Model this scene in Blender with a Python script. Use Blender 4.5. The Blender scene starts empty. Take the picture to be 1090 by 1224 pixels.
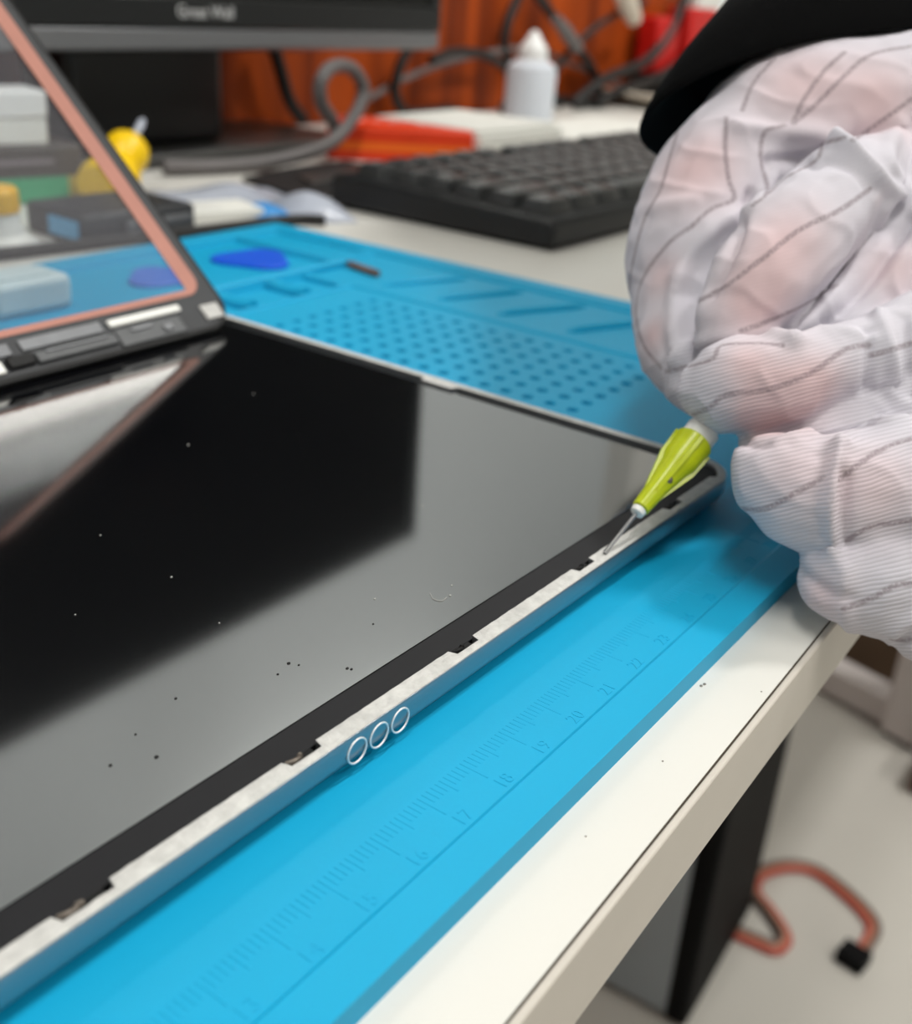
import bpy, bmesh, math, random
import numpy as np
from mathutils import Vector, Matrix
from mathutils.bvhtree import BVHTree
from mathutils import noise as mnoise

random.seed(7)
S = 0.001                      # everything below is written in millimetres
scene = bpy.context.scene
COL = scene.collection

# ------------------------------------------------------------------ camera
YAW, PITCH, ROLL = 0.6126, 0.4403, -0.0665
CAM = np.array([-226.472, -81.858, 100.615])
FPX = 1333.15
def cam_axes():
    y, p, r = YAW, PITCH, ROLL
    F = np.array([math.cos(y)*math.cos(p), math.sin(y)*math.cos(p), -math.sin(p)])
    Rt = np.array([math.sin(y), -math.cos(y), 0.0])
    D = np.cross(F, Rt)
    c, s = math.cos(r), math.sin(r)
    return c*Rt + s*D, -s*Rt + c*D, F
RT, DN, FW = cam_axes()
def ray(u, v):
    return RT*(u-545)/FPX + DN*(v-612)/FPX + FW
def onz(u, v, z):
    d = ray(u, v); return Vector(CAM + d*((z-CAM[2])/d[2]))
def ony(u, v, y):
    d = ray(u, v); return Vector(CAM + d*((y-CAM[1])/d[1]))
def at(u, v, depth):
    return Vector(CAM + ray(u, v)*depth)

cam_data = bpy.data.cameras.new('camera')
cam = bpy.data.objects.new('camera', cam_data)
COL.objects.link(cam)
M = Matrix(((RT[0], -DN[0], -FW[0], CAM[0]*S),
            (RT[1], -DN[1], -FW[1], CAM[1]*S),
            (RT[2], -DN[2], -FW[2], CAM[2]*S),
            (0, 0, 0, 1)))
cam.matrix_world = M
cam_data.sensor_fit = 'HORIZONTAL'
cam_data.sensor_width = 36.0
cam_data.lens = 36.0*FPX/1090.0
cam_data.clip_start = 0.005
cam_data.clip_end = 50
cam_data.dof.use_dof = True
cam_data.dof.focus_distance = 0.174
cam_data.dof.aperture_fstop = cam_data.lens/2.2
scene.camera = cam

# ------------------------------------------------------------------ materials
def lin(c):
    return tuple((x/255/12.92 if x/255 <= 0.04045 else ((x/255+0.055)/1.055)**2.4) for x in c) + (1.0,)

def mat(name, rgb, rough=0.5, metal=0.0, spec=0.5, var=0.0, vscale=60.0, bump=0.0, bscale=400.0,
        bdist=0.0003, trans=0.0, ior=1.45, rgb2=None, sub=0.0, coat=0.0, emit=0.0):
    m = bpy.data.materials.new(name); m.use_nodes = True
    nt = m.node_tree; b = nt.nodes['Principled BSDF']
    b.inputs['Base Color'].default_value = lin(rgb)
    b.inputs['Roughness'].default_value = rough
    b.inputs['Metallic'].default_value = metal
    b.inputs['Specular IOR Level'].default_value = spec
    b.inputs['IOR'].default_value = ior
    b.inputs['Transmission Weight'].default_value = trans
    if sub:
        b.inputs['Subsurface Weight'].default_value = sub
        b.inputs['Subsurface Radius'].default_value = (0.004, 0.004, 0.004)
    if coat:
        b.inputs['Coat Weight'].default_value = coat
    if emit:
        b.inputs['Emission Color'].default_value = lin(rgb)
        b.inputs['Emission Strength'].default_value = emit
    tc = nt.nodes.new('ShaderNodeTexCoord')
    if var or rgb2:
        n = nt.nodes.new('ShaderNodeTexNoise'); n.inputs['Scale'].default_value = vscale
        n.inputs['Detail'].default_value = 5
        nt.links.new(tc.outputs['Object'], n.inputs['Vector'])
        mx = nt.nodes.new('ShaderNodeMix'); mx.data_type = 'RGBA'
        mx.inputs['A'].default_value = lin(rgb)
        c2 = rgb2 if rgb2 else tuple(max(0, min(255, c*(1-var))) for c in rgb)
        mx.inputs['B'].default_value = lin(c2)
        nt.links.new(n.outputs['Fac'], mx.inputs['Factor'])
        nt.links.new(mx.outputs['Result'], b.inputs['Base Color'])
    if bump:
        n2 = nt.nodes.new('ShaderNodeTexNoise'); n2.inputs['Scale'].default_value = bscale
        n2.inputs['Detail'].default_value = 4
        nt.links.new(tc.outputs['Object'], n2.inputs['Vector'])
        bp = nt.nodes.new('ShaderNodeBump'); bp.inputs['Strength'].default_value = bump
        bp.inputs['Distance'].default_value = bdist
        nt.links.new(n2.outputs['Fac'], bp.inputs['Height'])
        nt.links.new(bp.outputs['Normal'], b.inputs['Normal'])
    return m

MT = {}
MT['desk'] = mat('white_laminate', (222, 220, 214), 0.38, var=0.03, vscale=25, bump=0.08, bscale=900)
MT['desk_band'] = mat('edge_band', (205, 198, 188), 0.45, var=0.06, vscale=40)
MT['desk_seam'] = mat('seam_glue', (70, 60, 50), 0.8)
MT['mat'] = mat('blue_silicone', (12, 164, 210), 0.5, spec=0.35, var=0.05, vscale=30, bump=0.06, bscale=1500)
MT['alu'] = mat('brushed_aluminium', (160, 164, 168), 0.36, metal=0.92, bump=0.03, bscale=3000)
MT['rim'] = mat('residue_white', (222, 221, 218), 0.55, var=0.25, vscale=500, bump=0.7, bscale=1600, bdist=0.0004)
MT['ring'] = mat('connector_ring', (235, 235, 235), 0.45, metal=0.3)
MT['blackin'] = mat('black_plastic', (12, 12, 13), 0.55, spec=0.3)
MT['bezel'] = mat('black_tape', (24, 24, 28), 0.6, spec=0.35, var=0.25, vscale=120, bump=0.05, bscale=800)
MT['lcd'] = mat('lcd_polariser', (5, 6, 9), 0.06, spec=0.5, ior=2.9)
MT['dust'] = mat('dust', (190, 190, 185), 0.8)
MT['darkdust'] = mat('dark_debris', (18, 17, 16), 0.8)
MT['clip'] = mat('metal_clip', (120, 112, 104), 0.5, metal=0.7)
MT['frame'] = mat('digitizer_frame', (52, 54, 58), 0.5, spec=0.4, var=0.3, vscale=150)
MT['copper'] = mat('copper_adhesive', (182, 122, 106), 0.5, metal=0.1, var=0.12, vscale=90)
MT['board'] = mat('grey_board', (130, 132, 136), 0.5, metal=0.2, var=0.2, vscale=200)
MT['board_dark'] = mat('dark_board', (92, 94, 97), 0.5, var=0.2, vscale=200)
MT['white'] = mat('white_plastic', (232, 232, 228), 0.4)
MT['white_paper'] = mat('white_paper', (228, 228, 222), 0.8)
MT['steel'] = mat('steel', (190, 190, 192), 0.22, metal=1.0)
MT['lime'] = mat('lime_plastic', (196, 208, 24), 0.3, sub=0.5, var=0.1, vscale=200)
MT['luer'] = mat('luer_translucent', (246, 246, 243), 0.4, sub=0.6)
MT['sleeve'] = mat('black_fabric', (9, 9, 10), 0.9, spec=0.1, bump=0.4, bscale=1200)
MT['skin'] = mat('skin', (214, 160, 138), 0.5, sub=0.2)
MT['kb'] = mat('keyboard_black', (27, 28, 30), 0.45, spec=0.4, bump=0.1, bscale=2500)
MT['kb_side'] = mat('keyboard_side', (24, 25, 27), 0.4, spec=0.4)
MT['key'] = mat('keycap', (56, 57, 58), 0.33, spec=0.4, bump=0.1, bscale=3000)
MT['legend'] = mat('key_legend', (185, 185, 185), 0.6)
MT['monitor'] = mat('monitor_black', (22, 24, 26), 0.35, spec=0.5)
MT['monitor_trim'] = mat('monitor_trim', (120, 121, 124), 0.35, metal=0.4)
MT['screen'] = mat('screen_black', (5, 5, 6), 0.2, spec=0.4)
MT['logo'] = mat('logo_grey', (205, 205, 205), 0.5)
MT['stand'] = mat('stand_gloss', (20, 21, 22), 0.35, spec=0.5)
MT['stand_base'] = mat('stand_base', (58, 58, 57), 0.35, spec=0.5)
MT['bottle'] = mat('bottle_translucent', (214, 219, 228), 0.35, sub=0.4)
MT['cap'] = mat('cap_white', (240, 240, 240), 0.35, sub=0.2)
MT['orange'] = mat('orange_card', (250, 66, 14), 0.5, var=0.12, vscale=40)
MT['orange_band'] = mat('orange_band', (255, 116, 24), 0.5)
MT['pinkprint'] = mat('pale_print', (246, 170, 160), 0.6)
MT['yellow'] = mat('yellow_plastic', (250, 205, 12), 0.35)
MT['green'] = mat('green_label', (58, 158, 112), 0.6)
MT['brown'] = mat('smoky_box', (80, 72, 66), 0.35, var=0.3, vscale=60)
MT['greybox'] = mat('mauve_grey_card', (138, 128, 134), 0.7, var=0.1)
MT['charger'] = mat('charger_black', (48, 49, 52), 0.5)
MT['usb'] = mat('usb_blue', (96, 168, 214), 0.5)
MT['cable'] = mat('cable_black', (24, 22, 22), 0.5)
MT['cable_grey'] = mat('cable_grey', (104, 100, 100), 0.5)
MT['cable_white'] = mat('cable_white', (214, 204, 190), 0.5)
MT['bag'] = mat('plastic_bag', (178, 184, 198), 0.25, spec=0.6, bump=0.3, bscale=150, bdist=0.002)
MT['bluecloth'] = mat('blue_film', (52, 140, 208), 0.4, bump=0.3, bscale=150, bdist=0.001)
MT['pick'] = mat('pick_blue', (24, 92, 226), 0.35)
MT['pick_light'] = mat('pick_blue_light', (70, 120, 214), 0.35)
MT['eraser'] = mat('milky_block', (206, 222, 226), 0.45, sub=0.3)
MT['bit'] = mat('rusty_steel', (150, 112, 100), 0.5, metal=0.2, var=0.3, vscale=300)
MT['red'] = mat('red_plastic', (196, 22, 18), 0.4)
MT['darklump'] = mat('dark_lump', (30, 29, 30), 0.6)
MT['tower_side'] = mat('tower_steel', (168, 176, 182), 0.5, metal=0.3, var=0.15, vscale=6)
MT['tower_front'] = mat('tower_front', (7, 7, 8), 0.7, spec=0.15)
MT['leg_white'] = mat('white_steel', (224, 216, 214), 0.45)
MT['wood_brown'] = mat('brown_wood', (92, 58, 42), 0.6)
MT['wire_red'] = mat('wire_red', (182, 72, 58), 0.5)
MT['wire_yellow'] = mat('wire_orange', (186, 128, 104), 0.5)
MT['wire_black'] = mat('wire_black', (104, 84, 76), 0.5)
MT['wall'] = mat('white_wall', (220, 220, 216), 0.8)
MT['ceiling'] = mat('white_ceiling', (226, 226, 222), 0.9)
MT['glow_panel'] = mat('added_glow', (238, 244, 246), 0.8, emit=0.34)  # made-up glow, only for the grey reflection on the display
MT['lamp_body'] = mat('lamp_body', (225, 225, 225), 0.5)
MT['lamp_glow'] = mat('lamp_glow', (255, 250, 240), 0.5, emit=6.0)

def floor_mat():
    m = mat('grey_floor', (212, 208, 200), 0.45, rgb2=(180, 176, 169), vscale=2.6, bump=0.05, bscale=60)
    return m
MT['floor'] = floor_mat()

def wood_mat():
    m = bpy.data.materials.new('orange_wood'); m.use_nodes = True
    nt = m.node_tree; b = nt.nodes['Principled BSDF']
    tc = nt.nodes.new('ShaderNodeTexCoord'); mp = nt.nodes.new('ShaderNodeMapping')
    mp.inputs['Scale'].default_value = (22, 6, 1.2)
    nt.links.new(tc.outputs['Object'], mp.inputs['Vector'])
    n = nt.nodes.new('ShaderNodeTexNoise'); n.inputs['Scale'].default_value = 1.0; n.inputs['Detail'].default_value = 6
    n.inputs['Distortion'].default_value = 0.6
    nt.links.new(mp.outputs['Vector'], n.inputs['Vector'])
    r = nt.nodes.new('ShaderNodeValToRGB')
    r.color_ramp.elements[0].position = 0.3; r.color_ramp.elements[0].color = lin((84, 25, 4))
    r.color_ramp.elements[1].position = 0.72; r.color_ramp.elements[1].color = lin((192, 80, 12))
    nt.links.new(n.outputs['Fac'], r.inputs['Fac'])
    nt.links.new(r.outputs['Color'], b.inputs['Base Color'])
    b.inputs['Roughness'].default_value = 0.6; b.inputs['Specular IOR Level'].default_value = 0.2
    return m
MT['wood'] = wood_mat()

def glass_mat():
    m = bpy.data.materials.new('clear_glass'); m.use_nodes = True
    nt = m.node_tree; nt.nodes.remove(nt.nodes['Principled BSDF'])
    out = nt.nodes['Material Output']
    tr = nt.nodes.new('ShaderNodeBsdfTransparent'); tr.inputs['Color'].default_value = (0.90, 0.92, 0.93, 1)
    gl = nt.nodes.new('ShaderNodeBsdfGlossy'); gl.inputs['Roughness'].default_value = 0.03
    fr = nt.nodes.new('ShaderNodeFresnel'); fr.inputs['IOR'].default_value = 1.45
    df = nt.nodes.new('ShaderNodeBsdfDiffuse'); df.inputs['Color'].default_value = lin((190, 186, 196))
    m1 = nt.nodes.new('ShaderNodeMixShader'); m1.inputs['Fac'].default_value = 0.06
    nt.links.new(tr.outputs[0], m1.inputs[1]); nt.links.new(df.outputs[0], m1.inputs[2])
    m2 = nt.nodes.new('ShaderNodeMixShader')
    geo = nt.nodes.new('ShaderNodeNewGeometry')
    inv = nt.nodes.new('ShaderNodeMath'); inv.operation = 'SUBTRACT'; inv.inputs[0].default_value = 1.0
    nt.links.new(geo.outputs['Backfacing'], inv.inputs[1])
    mu = nt.nodes.new('ShaderNodeMath'); mu.operation = 'MULTIPLY'
    nt.links.new(fr.outputs[0], mu.inputs[0]); nt.links.new(inv.outputs[0], mu.inputs[1])
    nt.links.new(mu.outputs[0], m2.inputs['Fac'])
    nt.links.new(m1.outputs[0], m2.inputs[1]); nt.links.new(gl.outputs[0], m2.inputs[2])
    nt.links.new(m2.outputs[0], out.inputs['Surface'])
    return m
MT['glass'] = glass_mat()

def glove_mat():
    m = bpy.data.materials.new('knit_glove'); m.use_nodes = True
    nt = m.node_tree; b = nt.nodes['Principled BSDF']
    L = nt.links
    b.inputs['Roughness'].default_value = 0.85; b.inputs['Specular IOR Level'].default_value = 0.15
    tc = nt.nodes.new('ShaderNodeTexCoord')
    at_s = nt.nodes.new('ShaderNodeAttribute'); at_s.attribute_name = 'stripe'
    at_p = nt.nodes.new('ShaderNodeAttribute'); at_p.attribute_name = 'tight'
    at_k = nt.nodes.new('ShaderNodeAttribute'); at_k.attribute_name = 'rib'
    mx = nt.nodes.new('ShaderNodeMix'); mx.data_type = 'RGBA'
    mx.inputs['A'].default_value = lin((207, 204, 213)); mx.inputs['B'].default_value = lin((210, 184, 187))
    L.new(at_p.outputs['Fac'], mx.inputs['Factor'])
    # knit ribs: rows about a millimetre apart, following the coordinate stored with the cloth
    wv = nt.nodes.new('ShaderNodeMath'); wv.operation = 'MULTIPLY'; wv.inputs[1].default_value = 2*math.pi/0.76
    nz = nt.nodes.new('ShaderNodeTexNoise'); nz.inputs['Scale'].default_value = 60; nz.inputs['Detail'].default_value = 3
    L.new(tc.outputs['Object'], nz.inputs['Vector'])
    ad = nt.nodes.new('ShaderNodeMath'); ad.operation = 'MULTIPLY_ADD'; ad.inputs[1].default_value = 2.2
    L.new(nz.outputs['Fac'], ad.inputs[0]); L.new(at_k.outputs['Fac'], ad.inputs[2])
    L.new(ad.outputs[0], wv.inputs[0])
    sn = nt.nodes.new('ShaderNodeMath'); sn.operation = 'SINE'; L.new(wv.outputs[0], sn.inputs[0])
    rg = nt.nodes.new('ShaderNodeMapRange'); rg.inputs['From Min'].default_value = -1; rg.inputs['From Max'].default_value = 0.2
    rg.inputs['To Min'].default_value = 0.82; rg.inputs['To Max'].default_value = 1.0
    L.new(sn.outputs[0], rg.inputs['Value'])
    m2 = nt.nodes.new('ShaderNodeMix'); m2.data_type = 'RGBA'; m2.blend_type = 'MULTIPLY'
    at_a = nt.nodes.new('ShaderNodeAttribute'); at_a.attribute_name = 'knit'
    L.new(at_a.outputs['Fac'], m2.inputs['Factor'])
    L.new(mx.outputs['Result'], m2.inputs['A']); L.new(rg.outputs['Result'], m2.inputs['B'])
    # conductive thread
    dots = nt.nodes.new('ShaderNodeTexNoise'); dots.inputs['Scale'].default_value = 1800; dots.inputs['Detail'].default_value = 1
    L.new(tc.outputs['Object'], dots.inputs['Vector'])
    sr = nt.nodes.new('ShaderNodeMapRange'); sr.inputs['From Min'].default_value = 0.30; sr.inputs['From Max'].default_value = 0.75
    sr.inputs['To Min'].default_value = 0.62; sr.inputs['To Max'].default_value = 0.0
    L.new(at_s.outputs['Fac'], sr.inputs['Value'])
    sm = nt.nodes.new('ShaderNodeMath'); sm.operation = 'MULTIPLY'
    dr = nt.nodes.new('ShaderNodeMapRange'); dr.inputs['From Min'].default_value = 0.3; dr.inputs['From Max'].default_value = 0.55
    dr.inputs['To Min'].default_value = 0.55; dr.inputs['To Max'].default_value = 1.0
    L.new(dots.outputs['Fac'], dr.inputs['Value'])
    L.new(sr.outputs['Result'], sm.inputs[0]); L.new(dr.outputs['Result'], sm.inputs[1])
    m3 = nt.nodes.new('ShaderNodeMix'); m3.data_type = 'RGBA'; m3.inputs['B'].default_value = lin((124, 109, 115))
    L.new(sm.outputs[0], m3.inputs['Factor']); L.new(m2.outputs['Result'], m3.inputs['A'])
    L.new(m3.outputs['Result'], b.inputs['Base Color'])
    bp = nt.nodes.new('ShaderNodeBump'); bl = nt.nodes.new('ShaderNodeMath'); bl.operation = 'MULTIPLY'; bl.inputs[1].default_value = 0.2
    L.new(at_a.outputs['Fac'], bl.inputs[0]); L.new(bl.outputs[0], bp.inputs['Strength']); bp.inputs['Distance'].default_value = 0.00025
    L.new(sn.outputs[0], bp.inputs['Height']); L.new(bp.outputs['Normal'], b.inputs['Normal'])
    return m
MT['glove'] = glove_mat()

# ------------------------------------------------------------------ mesh helpers (millimetres in, metres out)
def base_of(o):
    x = Vector((0, 0, 0))
    while o is not None:
        x += Vector(o.location); o = o.parent
    return x

class MB:
    def __init__(self):
        self.v = []; self.f = []
    def add(self, vs, fs):
        n = len(self.v)
        self.v += [Vector(p) for p in vs]
        self.f += [tuple(i+n for i in f) for f in fs]
        return self
    def box(self, x0, x1, y0, y1, z0, z1, xf=None):
        vs = [Vector((x, y, z)) for z in (z0, z1) for y in (y0, y1) for x in (x0, x1)]
        if xf: vs = [xf @ p for p in vs]
        return self.add(vs, [(0, 2, 3, 1), (4, 5, 7, 6), (0, 1, 5, 4), (2, 6, 7, 3), (0, 4, 6, 2), (1, 3, 7, 5)])
    def loft(self, rings, cap0=True, cap1=True, closed=True):
        n = len(rings[0]); k = len(self.v)
        for r in rings: self.v += [Vector(p) for p in r]
        for i in range(len(rings)-1):
            for j in range(n if closed else n-1):
                a = k+i*n+j; b = k+i*n+(j+1) % n
                self.f.append((a, b, b+n, a+n))
        if cap0: self.f.append(tuple(k+j for j in reversed(range(n))))
        if cap1: self.f.append(tuple(k+(len(rings)-1)*n+j for j in range(n)))
        return self
    def lathe(self, prof, base, axis=(0, 0, 1), seg=28):
        a = Vector(axis).normalized()
        t = Vector((1, 0, 0)) if abs(a.x) < 0.9 else Vector((0, 1, 0))
        u = a.cross(t).normalized(); w = a.cross(u)
        rings = []
        for r, h in prof:
            rings.append([Vector(base)+a*h+(u*math.cos(2*math.pi*i/seg)+w*math.sin(2*math.pi*i/seg))*max(r, 0.01) for i in range(seg)])
        return self.loft(rings)
    def tube(self, pts, r, seg=10, closed=False):
        pts = [Vector(p) for p in pts]; n = len(pts); rings = []
        prev = None
        for i, p in enumerate(pts):
            a = pts[(i-1) % n] if (closed or i > 0) else p
            b = pts[(i+1) % n] if (closed or i < n-1) else p
            t = (b-a).normalized()
            if prev is None:
                h = Vector((0, 0, 1)) if abs(t.z) < 0.9 else Vector((1, 0, 0))
                u = t.cross(h).normalized()
            else:
                u = (prev - t*prev.dot(t)).normalized()
            prev = u; w = t.cross(u)
            rr = r[i] if isinstance(r, (list, tuple)) else r
            rings.append([p+(u*math.cos(2*math.pi*k/seg)+w*math.sin(2*math.pi*k/seg))*rr for k in range(seg)])
        if closed:
            rings.append(rings[0]); return self.loft(rings, False, False)
        return self.loft(rings)
    def sphere(self, c, r, seg=14, rng=9, sc=(1, 1, 1)):
        c = Vector(c); rings = []
        for i in range(1, rng):
            th = math.pi*i/rng
            rings.append([c+Vector((r*sc[0]*math.sin(th)*math.cos(2*math.pi*k/seg), r*sc[1]*math.sin(th)*math.sin(2*math.pi*k/seg), -r*sc[2]*math.cos(th))) for k in range(seg)])
        return self.loft(rings)
    def prism(self, outline, z0, z1, xf=None):
        r0 = [Vector((x, y, z0)) for x, y in outline]; r1 = [Vector((x, y, z1)) for x, y in outline]
        if xf: r0 = [xf @ p for p in r0]; r1 = [xf @ p for p in r1]
        return self.loft([r0, r1])
    def build(self, name, material, parent=None, smooth=30, bevel=0.0, bseg=2, kind=None):
        o0 = base_of(parent)
        me = bpy.data.meshes.new(name)
        me.from_pydata([(p*S - o0) for p in self.v], [], self.f)
        me.update()
        bm = bmesh.new(); bm.from_mesh(me)
        bmesh.ops.recalc_face_normals(bm, faces=bm.faces)
        bm.to_mesh(me); bm.free()
        me.materials.append(material)
        if smooth:
            me.polygons.foreach_set('use_smooth', [True]*len(me.polygons))
            me.set_sharp_from_angle(angle=math.radians(smooth))
        o = bpy.data.objects.new(name, me); COL.objects.link(o)
        if bevel:
            md = o.modifiers.new('bevel', 'BEVEL'); md.width = bevel*S; md.segments = bseg; md.limit_method = 'ANGLE'
            md.angle_limit = math.radians(40); md.harden_normals = False
        if parent is not None: o.parent = parent
        if kind: o['kind'] = kind
        return o

def tag(o, label, cat, group=None, kind=None):
    o['label'] = label; o['category'] = cat
    if group: o['group'] = group
    if kind: o['kind'] = kind
    return o
def thing(name, base, label, cat, group=None):
    o = bpy.data.objects.new(name, None); COL.objects.link(o)
    o.empty_display_size = 0.01
    o.location = Vector(base)*S
    return tag(o, label, cat, group)

def spline(pts, n=8, closed=False):
    pts = [Vector(p) for p in pts]; out = []; m = len(pts)
    rng = range(m if closed else m-1)
    for i in rng:
        p0 = pts[(i-1) % m] if (closed or i > 0) else pts[0]*2-pts[1]
        p1 = pts[i]; p2 = pts[(i+1) % m]
        p3 = pts[(i+2) % m] if (closed or i < m-2) else pts[-1]*2-pts[-2]
        for k in range(n):
            t = k/n
            out.append(0.5*((2*p1)+(p2-p0)*t+(2*p0-5*p1+4*p2-p3)*t*t+(3*p1-p0-3*p2+p3)*t**3))
    if not closed: out.append(pts[-1].copy())
    return out

def rrect(x0, x1, y0, y1, r, seg=8):
    out = []
    for cx, cy, a0 in ((x1-r, y0+r, -90), (x1-r, y1-r, 0), (x0+r, y1-r, 90), (x0+r, y0+r, 180)):
        for k in range(seg+1):
            a = math.radians(a0+90*k/seg); out.append((cx+r*math.cos(a), cy+r*math.sin(a)))
    return out

def frame_ring(mb, outer, inner, z0, z1, xf):
    n = len(outer)
    rings = [[xf @ Vector((x, y, z)) for x, y in o] for o, z in ((outer, z0), (outer, z1), (inner, z1), (inner, z0))]
    rings.append(rings[0])
    return mb.loft(rings, False, False)

# ------------------------------------------------------------------ the room
ZD = -4.0                      # desk top
ZF = -744.0                    # floor
def struct(o): o['kind'] = 'structure'; return o
FX0, FX1, FY0, FY1 = -2600, 3600, -3000, 1500
struct(MB().box(FX0, FX1, FY0, FY1, ZF-60, ZF).build('floor', MT['floor']))
struct(MB().box(FX0, FX1, FY0, FY1, 2000, 2060).build('ceiling', MT['ceiling']))
struct(MB().box(FX0, FX1, FY1+20, FY1+60, ZF, 2000).build('wall_far', MT['wall']))
struct(MB().box(FX0+40, FX1-40, FY1, FY1+18, -100, 1985).build('glow_panel_1', MT['glow_panel']))  # unseen glowing panel added so the tablet display reflects a bright area
struct(MB().box(FX1, FX1+60, FY0, FY1, ZF, 2000).build('wall_right', MT['wall']))
struct(MB().box(FX0-60, FX0, FY0, FY1, ZF, 2000).build('wall_left', MT['wall']))
struct(MB().box(FX0, FX1, FY0-60, FY0, ZF, 2000).build('wall_near', MT['wall']))
# low wooden partition that backs the desk
struct(MB().box(-700, 1085, 556, 574, ZF, 170).build('wall_back', MT['wood'], bevel=1))
struct(MB().box(1090, 1160, 548, 590, ZF, 2000).build('trim_1', MT['white'], bevel=2))

# ------------------------------------------------------------------ desk
def dy(x): return -33.43+.0328*x
desk = thing('desk', (300, 250, ZF), 'long white laminate workbench with a pale edge band along its front', 'desk')
X0, X1 = -620, 1135
TH = 15.0
def front_strip(mb, o0, o1, z0, z1):
    r0 = [Vector((X0, dy(X0)+o, z)) for o, z in ((o0, z0), (o1, z0), (o1, z1), (o0, z1))]
    r1 = [Vector((X1, dy(X1)+o, z)) for o, z in ((o0, z0), (o1, z0), (o1, z1), (o0, z1))]
    return mb.loft([r0, r1])
mb = MB()
mb.add([(X0, dy(X0), ZD), (X1, dy(X1), ZD), (X1, 552, ZD), (X0, 552, ZD),
        (X0, dy(X0), ZD-TH), (X1, dy(X1), ZD-TH), (X1, 552, ZD-TH), (X0, 552, ZD-TH)],
       [(0, 1, 2, 3), (7, 6, 5, 4), (0, 4, 5, 1), (1, 5, 6, 2), (2, 6, 7, 3), (3, 7, 4, 0)])
mb.build('worktop', MT['desk'], desk)
front_strip(MB(), -0.22, -0.005, ZD-TH+.3, ZD-0.12).build('seam', MT['desk_seam'], desk)
front_strip(MB(), -1.5, -0.23, ZD-TH, ZD-0.02).build('edge_band', MT['desk_band'], desk, bevel=0.35)
mb = MB()
for u, v in [(838, 820), (792, 910), (910, 827), (842, 818), (700, 1000)]:
    p = onz(u, v, ZD); mb.sphere((p.x, p.y, ZD+.05), .28 if u < 850 and v < 900 else .15, 8, 5, (1.3, 1, .4))
mb.build('debris', MT['seam_'] if 'seam_' in MT else MT['clip'], desk, kind='stuff')
MB().box(X0+60, X1-60, 440, 470, ZD-TH-60, ZD-TH).build('support_rail', MT['tower_front'], desk)
for lx in (X0+30,):
    for ly in (60, 500):
        MB().box(lx, lx+40, ly, ly+40, ZF, ZD-TH).build('leg', MT['leg_white'], desk, bevel=2)

# ------------------------------------------------------------------ repair mat
PH = 0.0133
CP, SP = math.cos(PH), math.sin(PH)
def ml(x, y, z=0.0): return Vector((CP*x-SP*y, SP*x+CP*y, z))
rmat = thing('repair_mat', (-80, 130, ZD), 'bright blue silicone repair mat with ruler and hole grid on the white workbench', 'mat')
MX0, MX1, MY0, MY1 = -306.0, 138.5, -23.6, 279.0
HX0, HX1, HY0, HY1 = 4.2, 73.4, 53.3, 168.8      # hole field
rects = [(-298, 131.5, -17.06, 271.5, -0.45)]       # sunk field
recess = [(84, 129, 40, 214, -1.5),
          (-110, 78, 187, 206, -2.2), (-110, 104, 213, 269, -2.3), (110, 129, 219, 269, -1.9),
          (-290, -120, 187, 269, -2.0)]
slots = []
allr = rects+recess+slots
xs = {MX0, MX1, HX0, HX1}; ys = {MY0, MY1, HY0, HY1}
e = 0.35
for a, b, c, d, h in allr:
    xs |= {a-e, a+e, b-e, b+e}; ys |= {c-e, c+e, d-e, d+e}
for k in range(0, 13):
    xs |= {-110+k*188/12}
xs = sorted(xs); ys = sorted(ys)
def ht(x, y):
    h = 0.0
    for (a, b, c, d, z) in allr:
        if a < x < b and c < y < d:
            h = z
            if (a, b, c, d) == (-110, 78, 187, 206): h = z
    return h
mb = MB()
nx, ny = len(xs), len(ys)
vs = [ml(x, y, ht(x, y)) for y in ys for x in xs]
fs = []
for j in range(ny-1):
    for i in range(nx-1):
        cx = (xs[i]+xs[i+1])/2; cy = (ys[j]+ys[j+1])/2
        if HX0 < cx < HX1 and HY0 < cy < HY1: continue
        fs.append((j*nx+i, j*nx+i+1, (j+1)*nx+i+1, (j+1)*nx+i))
mb.add(vs, fs)
# hole field: a 7.6 mm grid of round blind holes
hz = -0.45
px, py = (HX1-HX0)/9, (HY1-HY0)/16
for i in range(9):
    for j in range(16):
        cx = HX0+px*(i+.5); cy = HY0+py*(j+.5)
        sq = []; ci = []
        for k in range(16):
            a = 2*math.pi*k/16+math.pi/16
            ci.append((cx+1.75*math.cos(a), cy+1.75*math.sin(a)))
            m = max(abs(math.cos(a)), abs(math.sin(a)))
            sq.append((cx+px/2*math.cos(a)/m, cy+py/2*math.sin(a)/m))
        # corners
        full = []
        rs = [[ml(x, y, hz) for x, y in sq], [ml(x, y, hz) for x, y in ci],
              [ml(cx+(x-cx)*.94, cy+(y-cy)*.94, hz-.15) for x, y in ci],
              [ml(cx+(x-cx)*.92, cy+(y-cy)*.92, hz-1.4) for x, y in ci]]
        mb.loft(rs, False, True)
        for sx in (-1, 1):
            for sy in (-1, 1):
                c = (cx+sx*px/2, cy+sy*py/2)
                near = sorted(sq, key=lambda p: (p[0]-c[0])**2+(p[1]-c[1])**2)[:2]
                mb.add([ml(c[0], c[1], hz), ml(near[0][0], near[0][1], hz), ml(near[1][0], near[1][1], hz)], [(0, 1, 2)])
# sides and underside
ol = rrect(MX0, MX1, MY0, MY1, 0.6, 2)
c4 = [(MX0, MY0), (MX1, MY0), (MX1, MY1), (MX0, MY1)]
mb.loft([[ml(x, y, 0) for x, y in c4], [ml(x, y, ZD) for x, y in c4]], False, True)
base = mb.build('mat_slab', MT['mat'], rmat, smooth=20)
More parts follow.
